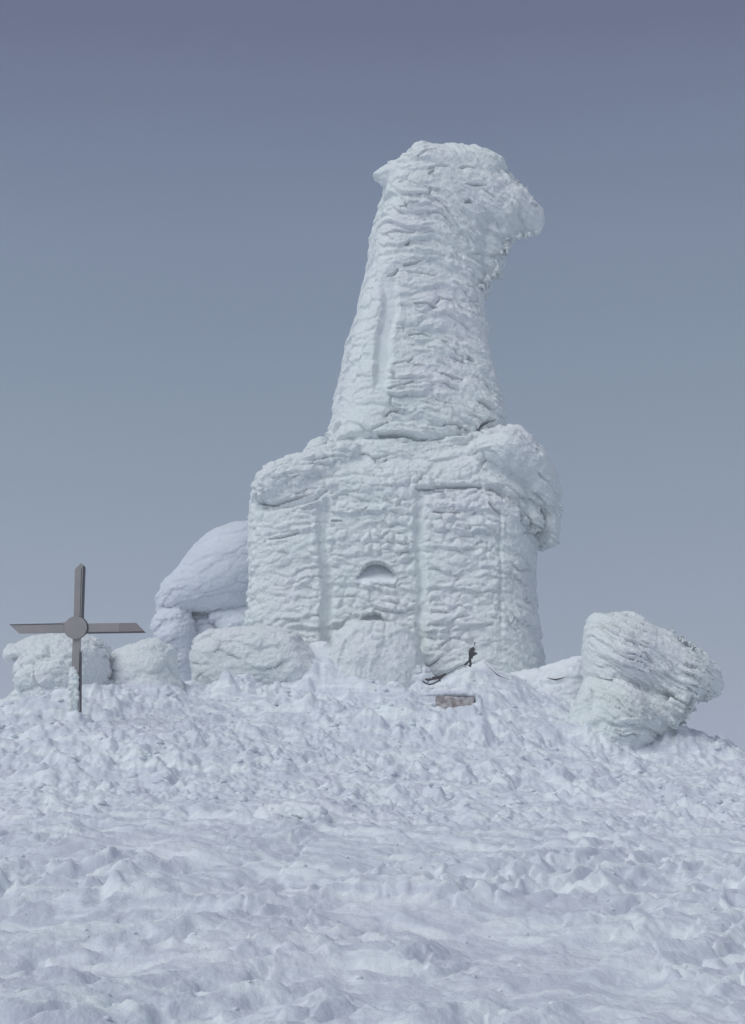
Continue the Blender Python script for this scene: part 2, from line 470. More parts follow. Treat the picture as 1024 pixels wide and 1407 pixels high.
# ------------------------------------------------------------------ rime relief
def rime(V, N, amp=1.0, bend=None, cell=(1.0, 1.0), kind='plates', scale=1.0, fine=1.0, crack=1.0):
    """displacement height for rime-covered skin: domed overlapping plates, cracks, frost grain"""
    V = np.asarray(V, np.float32); x, y, z = V[:, 0], V[:, 1], V[:, 2]
    W = np.stack([fbm(V*0.8+i*31, 4, 0.55) for i in range(3)], -1)*0.34
    b = bend(V) if bend is not None else 0
    s = x*1.0 + W[:, 0]; d = y + W[:, 1]; t = z + b + W[:, 2]
    m1 = smooth(-0.35, 0.35, fbm(V*0.55+90, 2)); m2 = smooth(-0.3, 0.3, fbm(V*0.7+150, 2))
    out = 0.13*fbm(V*np.array([.6, .6, 1.1])+5, 3)
    q = lambda a, c: np.stack([s/(a*cell[0]), d/(a*cell[0]), t/(c*cell[1])], -1)/scale
    if kind == 'plates':
        F1, F2, D, R = worley(q(1.7, 0.62), 0.95)
        out += ((R[:, 0]-.4)*0.12 + D[:, 2]*0.17 + (0.4-F1*F1)*0.11)*smooth(0.0, 0.15, F2-F1)*(0.3+0.7*m1)
        ck = smooth(0.0, 0.3, noise(V*0.9+33))
        out -= crack*0.13*ck*(1-smooth(0, 0.055, F2-F1))
        F1, F2, D, R = worley(q(0.75, 0.26)+7, 0.95)
        out += ((R[:, 0]-.4)*0.06 + D[:, 2]*0.10)*smooth(0, 0.16, F2-F1)*(0.1+0.9*m2)
    else:
        F1, F2, D, R = worley(q(0.40, 0.33), 0.75)
        g1 = (0.14*smooth(0, 0.5, F2-F1)*(0.35+0.9*R[:, 0]) - 0.04 + D[:, 2]*0.08)
        F1, F2, D, R = worley(q(0.66, 0.30)+11, 0.85)
        g2 = (0.10*smooth(0, 0.5, F2-F1)*(0.3+R[:, 0]) - 0.04 + D[:, 2]*0.10)
        mm = smooth(-0.12, 0.12, noise(V*0.8+61))
        out += (g1*mm+g2*(1-mm))*(0.5+0.5*m2)
        F1, F2, D, R = worley(q(1.5, 0.6)+3, 0.95)
        out += ((R[:, 0]-.4)*0.09 + D[:, 2]*0.13)*smooth(0, 0.10, F2-F1)*(0.3+0.7*m1)
        out -= crack*0.07*smooth(0.1, 0.35, noise(V*0.9+33))*(1-smooth(0, 0.06, F2-F1))
    rf = fbm(np.stack([s*2.0, d*2.0, t*7.0], -1)+2, 4, 0.65, True)
    out += fine*(0.055*rf*(0.3+0.7*m1)*(0.5 if kind == 'lumps' else 1) + 0.05*fbm(V*np.array([5, 5, 7])+2, 4, 0.65) + 0.02*noise(V*17.0)) - 0.05
    return out*amp

def finish(name, L, voxel, root_loc, material, disp, parent=None, relax=2):
    V, N, F = L.fuse(voxel, relax)
    V = V + N*disp(V, N)[:, None]
    o = link(name, mesh_from(name, V, F), material)
    if parent: adopt(o, parent)
    else: recentre(o, root_loc)
    return o

# ------------------------------------------------------------------ the monument
YB = 44.2
def zrow(row, Y): return float(at(512, row, Y)[2])
def xcol(px, row, Y): return float(at(px, row, Y)[0])
def sec(row, L, R, yc, hy, n, rot, zy=None):
    z = zrow(row, zy or yc)
    return (z, xcol(L, row, yc), xcol(R, row, yc), yc, hy, n, rot)
Lm = Lump()
body = [(1010, 335, 772, 4.4), (960, 338, 768, 4.35), (915, 343, 757, 4.3), (880, 346, 750, 4.25), (840, 347, 744, 4.2),
        (790, 348, 742, 4.2), (740, 349, 741, 4.2), (700, 349, 741, 4.2), (670, 352, 740, 4.15), (645, 362, 735, 3.9), (625, 395, 722, 3.4), (612, 430, 700, 2.7)]
Lm.loft([sec(r, l, rr, YB, hy, 5.0, -0.10, 40.8 if r > 640 else 41.5) for r, l, rr, hy in body])
shaft = [(660, 452, 700, 3.0), (620, 445, 699, 2.9), (590, 449, 692, 2.8), (560, 454, 687, 2.7), (520, 462, 677, 2.55), (480, 472, 668, 2.4), (440, 484, 664, 2.3),
         (400, 493, 661, 2.2), (360, 502, 662, 2.1), (320, 509, 670, 2.05), (290, 515, 686, 2.0), (260, 524, 694, 1.9), (235, 532, 690, 1.75), (222, 548, 676, 1.4), (212, 566, 655, 0.9)]
Lm.loft([sec(r, l, rr, 43.6, hy, 4.2, 0.20) for r, l, rr, hy in shaft])
# crown and its lee-side overhang
Lm.outline([(511, 243), (520, 232), (535, 221), (553, 210), (570, 205), (592, 203), (625, 206), (650, 212), (672, 223), (690, 236), (706, 248), (726, 260),
            (735, 274), (748, 288), (750, 303), (742, 319), (726, 326), (712, 325), (704, 340), (696, 345), (690, 360), (684, 372), (682, 394), (672, 388), (662, 400), (654, 372), (640, 330), (600, 310), (560, 300), (535, 290), (528, 262), (520, 254)],
           43.6, k=1.25, step=8, ymin=0.3, ymax=1.75)
# cornice
Lm.outline([(345, 692), (344, 668), (352, 650), (368, 633), (400, 625), (430, 618), (470, 607), (500, 600), (505, 622), (480, 645), (452, 664), (430, 682), (390, 690)],
           41.15, k=1.2, step=8, ymin=0.5, ymax=0.85)
Lm.outline([(585, 668), (600, 640), (640, 612), (680, 588), (705, 590), (728, 605), (746, 625), (757, 640), (765, 660), (771, 682), (769, 705), (770, 735), (765, 752), (752, 752), (744, 770), (740, 740), (728, 710), (705, 685), (670, 672), (630, 668)],
           42.2, k=2.6, step=8, ymin=0.7, ymax=2.6)
Lm.outline([(410, 640), (415, 618), (428, 605), (445, 601), (456, 608), (458, 640)], 46.5, k=1.4, step=5)
# flank at left of the shaft (rear edge of the tower)
# rime feathers on the lee side
def feathers(L, pts, Y, n, ln, r, jx=8, down=1.0, dY=1.0, out=1.0):
    pts = np.array(pts, float)
    for i in range(n):
        t = random.random()*(len(pts)-1); k = int(t); f = t-k
        p = pts[k]*(1-f)+pts[k+1]*f
        Yy = Y + random.uniform(-dY, dY)
        c = at(p[0]+random.uniform(-jx, jx*0.3), p[1]+random.uniform(-jx, jx), Yy)
        L.spike(c, (out*random.uniform(.5, 1.1), random.uniform(-.5, .3), -down*random.uniform(.4, 1.3)), ln*random.uniform(.5, 1.2), r*random.uniform(.6, 1.3), 0.1)
Lm.outline([(655, 250), (706, 250), (726, 260), (736, 274), (749, 289), (751, 304), (745, 318), (737, 326), (731, 318), (724, 329), (717, 320), (712, 326), (706, 342), (700, 330), (690, 336), (672, 330), (655, 312)],
           43.0, k=0.9, step=4.5, ymin=0.12, ymax=1.2)
for yy, dx in ((42.75, -3), (43.3, 4), (44.0, 8)):
    Lm.outline([(650+dx, 300), (692+dx, 300), (704+dx, 312), (698+dx, 335), (694+dx, 350), (689+dx, 342), (686+dx, 372), (683+dx, 395), (678+dx, 378), (674+dx, 398), (670+dx, 382), (665+dx, 404), (661, 430), (650, 410), (648, 350)],
               yy, k=0.6, step=3.2, ymin=0.14, ymax=0.4)
for yy, dx, dq in ((41.0, -22, -10), (41.9, -10, 8), (42.9, 0, 0), (44.2, -2, -14)):
    Lm.outline([(725+dx, 640+dq), (757+dx, 640+dq), (766+dx, 662+dq), (771+dx, 682+dq), (766+dx, 700+dq), (770+dx, 722+dq), (767+dx, 753+dq), (762+dx, 738+dq), (757+dx, 757+dq), (752+dx, 740+dq), (746+dx, 768+dq), (741+dx, 745+dq), (735+dx, 722+dq), (728+dx, 690+dq)],
               yy, k=0.5, step=4, ymin=0.1, ymax=0.35)
def fringe(L, pts, Y, n, ln, r, dY=1.0, lean=.35):
    """small pointed tongues hanging from a lee edge"""
    pts = np.array(pts, float)
    for i in range(n):
        t = random.random()*(len(pts)-1); k = int(t); f = t-k
        p = pts[k]*(1-f)+pts[k+1]*f
        c = at(p[0]-random.uniform(1, 6), p[1]-random.uniform(1, 7), Y+random.uniform(-dY, dY))
        L.spike(c, (lean*random.uniform(0.2, 1.6), random.uniform(-.12, .12), -random.uniform(.7, 1.3)), ln*random.uniform(.5, 1.2), r*random.uniform(.7, 1.3), 0.0)
fringe(Lm, [(706, 250), (724, 262), (738, 285), (744, 303)], 43.2, 50, 0.3, 0.10, 0.9, 1.6)
fringe(Lm, [(746, 308), (738, 320), (724, 324), (710, 324)], 43.2, 40, 0.34, 0.11, 0.6)
fringe(Lm, [(704, 318), (698, 338), (690, 352), (684, 378), (672, 386), (660, 405)], 43.0, 60, 0.42, 0.11, 0.9)
fringe(Lm, [(748, 635), (762, 660), (769, 690), (767, 720), (762, 745), (750, 750)], 42.4, 90, 0.34, 0.09, 1.6, .8)
fringe(Lm, [(715, 700), (722, 730), (738, 760)], 41.4, 26, 0.36, 0.08, 0.4)
Vm, Nm, Fm = Lm.fuse(0.037, 2); print('monument verts', len(Vm))

px, py = pix(Vm)
front = smooth(0.1, 0.5, -Nm[:, 1])
def bend_m(V):
    p, q = pix(V)
    # bands run level on the front and sweep down towards the lee side
    x0 = np.where(q < 600, 585, 655)
    k = np.where(q < 350, 1.15, np.where(q < 600, 0.75, 0.55))
    t = np.maximum(p-x0, 0)/40
    return k*t*np.minimum(t, 1.2)*0.6 + np.where(q < 330, -np.maximum(560-p, 0)/40*0.5, 0) + 0.12*np.sin(V[:, 0]*1.1)
b_ = bend_m(Vm)
h_pl = rime(Vm, Nm, 1.0, lambda V: b_, (1.0, 1.0), 'plates')
h_lu = rime(Vm, Nm, 1.0, lambda V: b_*0.4, (1.0, 1.0), 'lumps')
wlump = smooth(625, 670, py)*(1-smooth(680, 720, px))*smooth(905, 880, py)
wlump = np.maximum(wlump, smooth(605, 630, py)*(1-smooth(440, 500, px))*smooth(905, 880, py))*(1-0.35*smooth(460, 400, px))
# the panel between the pilasters is lumpiest
hh = h_pl*(1-wlump)+h_lu*wlump
hh *= (1 - 0.45*smooth(600, 560, py)*smooth(540, 520, px))     # left face of the shaft is finer
hh *= 1-0.25*smooth(650, 672, px)*smooth(295, 320, py)*smooth(445, 420, py)
hh *= (1-0.5*smooth(712, 728, px)*(py < 330))*(1-0.5*smooth(742, 756, px)*(py > 600))
# smooth channel in the shaft
ch = smooth(0, 1, (14-np.abs(px+9*fbm(Vm*1.2+77, 3)-(531-(py-450)*0.09)))/8)*smooth(365, 410, py)*smooth(548, 505, py)*front
hh = hh*(1-0.85*ch) - 0.26*ch
edge = np.exp(-((px-(505-(py-400)*0.19))/4.0)**2)*smooth(330, 380, py)*smooth(605, 560, py)*front
hh -= 0.24*edge
# vertical joints between pilasters and panel
for cx, w in ((446, 7.5), (577, 6.5)):
    wob = cx + 3*np.sin(py/31.0) + 7*fbm(Vm*1.3+cx, 3)
    g = np.exp(-((px-wob)/w)**4)*smooth(672, 700, py)*smooth(905, 880, py)*front
    hh = hh*(1-0.6*g) - 0.24*g
hh -= 0.16*smooth(440, 452, px)*smooth(590, 572, px)*smooth(660, 690, py)*front*(py < 930)
cr = np.exp(-((px-689)/2.2)**2)*smooth(690, 720, py)*smooth(890, 850, py)*front
hh -= 0.07*cr
# undercut line below the cornice
ul = np.interp(px, [344, 390, 430, 470, 520, 585, 640, 690, 715, 735], [694, 692, 684, 650, 640, 672, 664, 668, 690, 725])
uc = np.exp(-((py-ul-3)/4.0)**2)*smooth(340, 360, px)*smooth(745, 730, px)*front*(1-smooth(435, 455, px)*smooth(590, 570, px))
hh -= 0.22*uc
# lip between shaft and roof
ll = np.interp(px, [455, 500, 540, 575, 600, 640, 680, 700], [604, 600, 596, 602, 600, 592, 582, 580])
hh -= 0.18*np.exp(-((py-ll)/3.5)**2)*smooth(462, 480, px)*smooth(700, 690, px)*front
def cut(path, w, depth):
    """an open gash where a plate has torn loose"""
    global hh
    p_ = np.array(path, float); dm = np.full(len(px), 1e9); tt = np.zeros(len(px)); n_ = len(p_)-1
    for i in range(n_):
        a, b = p_[i], p_[i+1]; ab = b-a
        t = np.clip(((px-a[0])*ab[0]+(py-a[1])*ab[1])/(ab@ab), 0, 1)
        dd = np.hypot(px-a[0]-t*ab[0], py-a[1]-t*ab[1]); m = dd < dm
        dm[m] = dd[m]; tt[m] = (i+t[m])/n_
    ww = w*(0.25+np.sin(np.pi*np.clip(tt, 0.02, .98)))
    hh -= depth*smooth(ww+0.8, ww*0.5, dm)*(Nm[:, 1] < 0.1)
for path, w, dpt in (([(575, 214), (585, 207), (600, 204)], .8, .3), ([(590, 190+40), (605, 226), (618, 228)], .7, .25), ([(633, 229), (645, 227), (652, 229)], 1.0, .35),
                     ([(640, 278), (645, 275.5), (650, 278)], 2.0, .5), ([(548, 251), (555, 249)], .8, .3), ([(550, 284), (562, 280), (575, 278)], .8, .3), ([(642, 252), (655, 254), (668, 253)], .7, .3),
                     ([(590, 238), (596, 233)], 1.0, .3), ([(530, 322), (545, 317), (556, 319), (570, 319)], 1.1, .4), ([(558, 336), (564, 331)], 1.0, .35), ([(555, 364), (570, 361)], .7, .3), ([(532, 378), (541, 375), (547, 370)], 1.2, .4),
                     ([(570, 417), (585, 418), (600, 424)], .9, .35), ([(562, 459), (580, 457), (593, 463)], .8, .3), ([(607, 468), (614, 471)], 1, .35), ([(643, 489), (647, 493), (652, 496)], 1.6, .45),
                     ([(535, 534), (550, 530), (568, 524)], .8, .3), ([(530, 570), (538, 564), (548, 562)], .9, .35), ([(605, 513), (622, 518), (636, 521)], .8, .3), ([(660, 550), (672, 557), (680, 563)], 1.0, .3),
                     ([(661, 588), (665, 581), (672, 577), (682, 576)], 1.6, .6), ([(520, 595), (545, 595), (562, 599), (575, 603), (588, 602)], 2.2, .5), ([(610, 582), (630, 583), (645, 587)], .8, .3),
                     ([(352, 691), (372, 692), (395, 687), (425, 679)], 1.3, .3), ([(572, 671), (600, 668), (640, 664), (662, 667)], 1.3, .3), ([(676, 670), (692, 679), (703, 692)], 1.8, .45), ([(714, 705), (718, 715)], 2.5, .5),
                     ([(590, 634), (612, 630), (630, 627)], 1.4, .3), ([(570, 662), (576, 658), (580, 652)], 1, .3), ([(455, 714), (468, 714)], .8, .25), ([(368, 740), (390, 737), (410, 731)], 1.0, .25),
                     ([(672, 690), (680, 700), (690, 706)], .8, .25), ([(595, 703), (615, 704), (632, 704)], .8, .25)):
    cut(path, w, dpt)
Vd = Vm + Nm*hh[:, None]
# arched window niche with a smooth slope of drifted snow, and the top of the buried door
def niche(cx, base, half, high, px, py):
    u = (px+3.5*fbm(Vd*2.2+cx, 3)*2-cx)/half
    top = base-high*np.sqrt(np.clip(1-np.abs(u)**2.2, 0, 1))
    return (np.abs(u) < 1) & (py < base) & (py > top) & (front > 0.3), top
p2, q2 = pix(Vd)
win, wtop = niche(517, 803, 27, 32, p2+0.05*(q2-787), q2)
door, dtop = niche(514, 858, 18, 16, p2, q2)
yflat = np.median(Vd[win, 1]) if win.any() else 40
t = np.clip((803-q2)/32, 0, 1)
ynew = yflat - 0.05 + 0.85*t
kk = smooth(0, 0.4, t)
Vd[win, 1] = (Vd[:, 1]*(1-kk) + ynew*kk)[win]
yfd = np.median(Vd[door, 1]) if door.any() else 40
Vd[door, 1] = yfd + 0.25 + 0.35*np.clip((858-q2[door])/16, 0, 1)
# small soot-dark hollows where the plates gape
fc = Vd[Fm].mean(1)
fx, fy = pix(fc)
nse = noise((fc*0.9).astype(np.float32))*9
fw = win[Fm].all(1); fd = door[Fm].all(1)
reg = np.full(len(Fm), 3)                                # wall
reg[fy + nse < ul[Fm[:, 0]]+2] = 2                       # cornice
reg[(fy + nse*0.5 < ll[Fm[:, 0]]) & (fx < 705)] = 1      # shaft
reg[(fy + nse < np.interp(fx, [500, 560, 620, 650, 690], [285, 300, 318, 345, 410]))] = 0   # crown
reg[fw] = 4; reg[fd] = 5
mroot = empty('monument', (float(np.mean([xcol(345, 900, 41), xcol(745, 900, 41)])), YB, zrow(945, 40)))
tag(mroot, 'tall tower on a square base, wholly crusted in white rime, its crown blown sideways', 'monument')
def submesh(V, F, keep):
    f = F[keep]; u, inv = np.unique(f, return_inverse=True)
    return V[u], inv.reshape(f.shape)
for k, nm in enumerate(('crown', 'shaft', 'cornice', 'wall', 'window', 'door')):
    v, f = submesh(Vd, Fm, reg == k)
    o = link(nm, mesh_from(nm, v, f), M_DRIFT if nm in ('window', 'door') else M_RIME)
    adopt(o, mroot)
    if nm == 'window': o['label'] = 'arched window niche half filled with smooth drifted snow'
    if nm == 'door': o['label'] = 'top of the buried arched doorway'

# ------------------------------------------------------------------ other rimed masses
def simple_mass(name, label, cat, polys, Y, k, voxel, material, bend=None, cell=(0.7, 0.8), kind='plates', amp=1.0, ymin=0.25, extra=None, smooth_top=None, group=None, relax=2, fine=1.4, scale=1.0, ymax=3, crack=1.0):
    L = Lump()
    for poly, dy in polys: L.outline(poly, Y+dy, k=k, step=6 if Y < 45 else 7, ymin=ymin, ymax=ymax)
    if extra: extra(L)
    allp = np.concatenate([np.array(p) for p, _ in polys])
    base = at(allp[:, 0].mean(), allp[:, 1].max(), Y)
    def disp(V, N):
        h = rime(V, N, amp, bend, cell, kind, scale, fine, crack)
        if smooth_top is not None: h = h*smooth_top(V, N)
        return h
    o = finish(name, L, voxel, base, material, disp, relax=relax)
    tag(o, label, cat, group)
    return o

# right-hand boulder with its mane of rime
def rb_bend(V):
    p, q = pix(V)
    return np.where(q < 985, 0.62*(V[:, 0]-5.5), 0.15*(V[:, 0]-5.5))
def rb_extra(L):
    for yy, dx in ((35.4, -12), (36.2, -3), (37.0, 0)):
        L.outline([(930+dx, 880), (962+dx, 893), (985+dx, 914), (995+dx, 936), (990+dx, 957), (979+dx, 951), (972+dx, 968), (963+dx, 955), (954+dx, 966), (940+dx, 950), (920+dx, 930)], yy, k=.5, step=4, ymin=.1, ymax=.4)
        L.outline([(905+dx, 960), (950+dx, 962), (957+dx, 975), (951+dx, 985), (943+dx, 978), (936+dx, 1002), (925+dx, 992), (915+dx, 1012), (905+dx, 1000), (893+dx, 1022), (888+dx, 1000)], yy-.3, k=.5, step=4, ymin=.1, ymax=.35)
    fringe(L, [(925, 868), (945, 886), (965, 895), (985, 915), (994, 935)], 36.2, 40, 0.22, 0.08, .7, 1.6)
    fringe(L, [(992, 945), (985, 957), (970, 962), (955, 962)], 36.2, 24, 0.22, 0.06, .5)
    fringe(L, [(955, 972), (945, 985), (930, 998), (912, 1005), (893, 1016)], 35.5, 30, 0.22, 0.06, .5)
simple_mass('snow_saddle', 'smooth snow saddle banked between the low wall stub and the buttress', 'snow bank',
            [([(385, 985), (390, 915), (405, 895), (425, 884), (445, 880), (462, 890), (475, 920), (478, 985)], 0)],
            39.5, 1.0, 0.045, M_DRIFT, None, amp=0.45, ymin=.5, ymax=.8, relax=5)
simple_mass('rimed_boulder', 'big rime-caked boulder with a combed mane of ice blown right, right of the tower', 'boulder',
            [([(806, 850), (815, 842), (850, 842), (880, 843), (889, 853), (900, 860), (925, 866), (940, 884), (962, 892), (985, 914), (995, 936), (990, 955), (972, 964),
               (955, 962), (948, 980), (930, 975), (905, 968), (880, 960), (850, 955), (803, 950), (800, 900)], 0.4),
              ([(802, 930), (850, 935), (900, 950), (940, 970), (953, 975), (945, 990), (920, 1005), (902, 1012), (890, 1026), (870, 1050), (780, 1050), (772, 1035), (785, 985)], -0.1)],
            36.0, 1.3, 0.036, M_RIME, rb_bend, (1.5, 0.5), amp=1.1, fine=0.8, extra=rb_extra, ymax=2.0,
            smooth_top=lambda V, N: (1-0.55*smooth(945, 970, pix(V)[0]))*(1-0.8*smooth(845, 800, pix(V)[0]))-0.6*smooth(1000, 1020, pix(V)[1])*smooth(870, 850, pix(V)[0]))

simple_mass('snow_skirt', 'smooth white snow skirt banked against the left foot of the combed boulder', 'snow bank',
            [([(755, 1062), (768, 1030), (778, 1000), (790, 968), (804, 940), (822, 955), (840, 985), (868, 1020), (900, 1050), (900, 1075), (800, 1080)], 0)],
            35.25, 0.9, 0.045, M_RIME, None, amp=0.6, ymin=.4, ymax=.9, relax=5)

# the snow-mushroom behind the tower at left
simple_mass('snow_mushroom', 'smooth-domed snow hump with a dark hollow, behind the left corner of the tower base', 'snow hump',
            [([(213, 822), (225, 798), (243, 780), (262, 752), (290, 727), (318, 716), (345, 714), (380, 725), (380, 835), (340, 842), (300, 840), (262, 842), (235, 850), (214, 845)], 0),
              ([(205, 860), (215, 838), (245, 832), (262, 840), (268, 870), (268, 905), (255, 930), (225, 915)], -.2),
              ([(291, 838), (345, 830), (375, 835), (375, 900), (320, 905), (300, 862), (288, 850)], -.2),
              ([(245, 825), (340, 825), (335, 950), (230, 950)], 1.5)],
            51.0, 1.0, 0.05, M_DULL, lambda V: -0.25*(V[:, 0]), (1.0, 1.0), amp=0.8,
            smooth_top=lambda V, N: 0.42+0.58*smooth(808, 835, pix(V)[1]+0.35*np.maximum(250-pix(V)[0], 0)), relax=6, ymax=2.5)

simple_mass('snowy_wall_stub', 'broad low rime-covered wall stub with cracked crust at the left foot of the tower', 'low wall',
            [([(262, 955), (263, 900), (268, 878), (285, 866), (310, 861), (345, 858), (385, 860), (408, 868), (422, 885), (435, 905), (450, 925), (455, 955)], 0)],
            38.9, 1.2, 0.038, M_RIME, None, (0.65, 1.0), amp=0.7, ymin=0.75, ymax=1.0)
simple_mass('snowy_buttress', 'fluted snow-plastered block below the buried doorway', 'buttress',
            [([(454, 970), (455, 905), (458, 880), (470, 868), (490, 857), (512, 853), (545, 855), (565, 865), (576, 882), (582, 910), (584, 970)], 0)],
            39.2, 1.1, 0.038, M_RIME, None, (0.33, 2.2), amp=0.6, ymin=0.8, ymax=0.95, crack=0)
simple_mass('snow_pillow', 'smooth rounded snow pillow low on the right of the buttress under the door', 'snow pillow',
            [([(540, 945), (540, 915), (552, 905), (575, 906), (592, 918), (602, 940), (602, 950)], 0)],
            38.8, 1.0, 0.035, M_DRIFT, None, amp=0.6, ymax=.6)
simple_mass('snow_drift', 'pale pointed snow drift leaning on the wall where the dark cable emerges', 'snow drift',
            [([(575, 975), (600, 952), (632, 925), (650, 912), (668, 903), (682, 918), (705, 935), (740, 945), (775, 938), (800, 950), (800, 985)], 0)],
            38.9, 1.0, 0.045, M_DRIFT, None, amp=0.5, ymax=.7)
simple_mass('snow_ridge', 'low snow ridge joining the tower foot to the boulder on the right', 'snow ridge',
            [([(690, 950), (700, 925), (740, 916), (765, 910), (790, 902), (812, 898), (820, 960), (780, 990), (720, 975)], 0)],
            39.6, 1.0, 0.045, M_DRIFT, None, amp=0.7, ymax=.8)
simple_mass('rimed_rock', 'rounded rime-covered rock directly behind the cross', 'rock',
            [([(10, 900), (16, 888), (35, 877), (65, 871), (100, 869), (130, 872), (147, 885), (150, 900), (150, 960), (140, 1000), (20, 1000), (-30, 985), (0, 966), (25, 945), (22, 918)], 0)],
            36.0, 1.1, 0.038, M_RIME, None, (0.6, 0.9), amp=0.9, ymax=1.5)
simple_mass('rimed_rock', 'smaller snow-capped rock right of the cross, between it and the low wall stub', 'rock',
            [([(146, 1000), (150, 905), (158, 893), (185, 883), (212, 880), (235, 885), (244, 900), (244, 930), (262, 960), (262, 1000)], 0)],
            37, 1.1, 0.038, M_RIME, None, (0.7, 1.0), amp=0.55, ymax=1.3)
simple_mass('snow_crest', 'wave-shaped snow crest with a dark hole under its lip halfway down the slope', 'snow crest',
            [([(300, 1140), (330, 1120), (365, 1105), (400, 1102), (440, 1108), (458, 1118), (445, 1128), (418, 1134), (400, 1136), (375, 1150), (330, 1152)], 0)],
            23.2, 1.6, 0.03, M_DRIFT, lambda V: 0.3*V[:, 0], (0.55, 0.3), amp=0.7, ymax=.6)

# ------------------------------------------------------------------ tubes, plates
def tube(pts, r, sides=6, taper=None):
    pts = [Vector([float(c) for c in p]) for p in pts]
    V, F = [], []
    for i, p in enumerate(pts):
        t = (pts[min(i+1, len(pts)-1)]-pts[max(i-1, 0)]).normalized()
        q = t.to_track_quat('Z', 'Y')
        rr = r*(taper[i] if taper else 1)
        for j in range(sides):
            a = 2*math.pi*j/sides
            V.append(p + q @ Vector((math.cos(a)*rr, math.sin(a)*rr, 0)))
    n = len(pts)
    for i in range(n-1):
        for j in range(sides):
            a, b = i*sides+j, i*sides+(j+1) % sides
            F.append((a, b, b+sides, a+sides))
    F.append(tuple(reversed(range(sides)))); F.append(tuple((n-1)*sides+j for j in range(sides)))
    return V, F
def tubes_mesh(name, lst):
    me = bpy.data.meshes.new(name); V, F = [], []
    for v, f in lst:
        o = len(V); V += [tuple(p) for p in v]; F += [tuple(i+o for i in q) for q in f]
    me.from_pydata(V, [], F); me.update()
    for p in me.polygons: p.use_smooth = True
    return me
def prism(name, poly_xz, y0, y1, bev=0.006):
    """flat outline in x,z pushed through from y0 to y1"""
    bm = bmesh.new()
    a = [bm.verts.new((x, y0, z)) for x, z in poly_xz]
    b = [bm.verts.new((x, y1, z)) for x, z in poly_xz]
    bm.faces.new(a); bm.faces.new(list(reversed(b)))
    n = len(a)
    for i in range(n): bm.faces.new((a[i], b[i], b[(i+1) % n], a[(i+1) % n]))
    bmesh.ops.recalc_face_normals(bm, faces=bm.faces)
    if bev: bmesh.ops.bevel(bm, geom=list(bm.edges), offset=bev, segments=1, affect='EDGES', clamp_overlap=True)
    me = bpy.data.meshes.new(name); bm.to_mesh(me); bm.free()
    return me

# ------------------------------------------------------------------ the summit cross
YC = 31.0
def cx_(p, q, Y=YC): a = at(p, q, Y); return (float(a[0]), float(a[2]))
hx, hz = cx_(105, 863)
croot = empty('summit_cross', (hx, YC, zrow(975, YC)))
tag(croot, 'grey steel summit cross with slanted arm ends and a round hub plate', 'cross')
def cpart(name, me, m, label=None):
    o = link(name, me, m); adopt(o, croot)
    if label: o['label'] = label
    return o
T = 0.05
cpart('post', prism('post', [cx_(101.5, 862), cx_(103.5, 783), cx_(104.5, 781.5), cx_(106, 779.5), cx_(107.5, 779), cx_(111.3, 774.5), cx_(112.5, 774.5), cx_(115, 776.5), cx_(112.2, 862)], YC-T, YC+T), M_STEEL)
cpart('post', prism('post', [cx_(99, 918), cx_(101, 864), cx_(111.8, 864), cx_(109.5, 915), cx_(107, 1000), cx_(96, 1000)], YC-T, YC+T), M_STEEL)
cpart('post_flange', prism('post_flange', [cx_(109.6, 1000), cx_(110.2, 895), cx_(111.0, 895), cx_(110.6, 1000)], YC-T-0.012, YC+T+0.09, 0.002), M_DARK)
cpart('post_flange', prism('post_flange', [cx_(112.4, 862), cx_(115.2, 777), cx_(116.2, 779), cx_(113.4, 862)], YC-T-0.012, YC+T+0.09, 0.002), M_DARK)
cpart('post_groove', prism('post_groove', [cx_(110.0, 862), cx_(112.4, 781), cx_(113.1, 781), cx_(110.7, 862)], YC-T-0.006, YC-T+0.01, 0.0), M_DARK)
cpart('cross_arm', prism('cross_arm', [cx_(14.5, 859), cx_(92, 857.5), cx_(92, 869.5), cx_(27, 870.5)], YC-T, YC+T), M_STEEL)
cpart('cross_arm', prism('cross_arm', [cx_(118, 857), cx_(165, 856.2), cx_(165, 868.6), cx_(118, 869)], YC-T, YC+T), M_STEEL)
cpart('arm_tip', prism('arm_tip', [cx_(165.1, 856.2), cx_(187.5, 856), cx_(199, 867.8), cx_(165.1, 868.6)], YC-T, YC+T), M_RUST, 'rust-tinged slanted end of the right arm')
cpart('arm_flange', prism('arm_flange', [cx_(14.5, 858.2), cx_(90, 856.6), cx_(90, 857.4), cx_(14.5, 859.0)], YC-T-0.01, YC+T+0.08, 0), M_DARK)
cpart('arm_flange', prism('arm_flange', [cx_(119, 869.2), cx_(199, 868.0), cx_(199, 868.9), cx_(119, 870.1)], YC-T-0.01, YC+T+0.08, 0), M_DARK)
R_ = 15.5*YC/FPX/cP
circ = lambda r, ox=0, oz=0, n=40: [(hx+ox+r*math.cos(2*math.pi*i/n), hz+oz+r*math.sin(2*math.pi*i/n)) for i in range(n)]
cpart('hub_disc', prism('hub_disc', circ(R_), YC-T-0.05, YC-T-0.025), M_STEEL)
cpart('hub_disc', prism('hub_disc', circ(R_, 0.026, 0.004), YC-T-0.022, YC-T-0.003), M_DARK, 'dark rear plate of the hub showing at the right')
cpart('bracket', prism('bracket', [cx_(86, 855.5), cx_(92, 855), cx_(92, 858.5), cx_(86, 858.5)], YC-T-0.02, YC+0.02), M_STEEL)
for a_ in (45, 135, 225, 315):
    bx, bz = hx+R_*0.2*math.cos(math.radians(a_)), hz+R_*0.2*math.sin(math.radians(a_))
Lc = Lump()
Lc.outline([(92, 1010), (94, 960), (95, 925), (99, 912), (103, 918), (107, 923), (108.5, 940), (107, 952), (108.5, 958), (107, 985), (109, 1010)], YC-0.07, k=0.7, step=2.2, ymin=0.06)
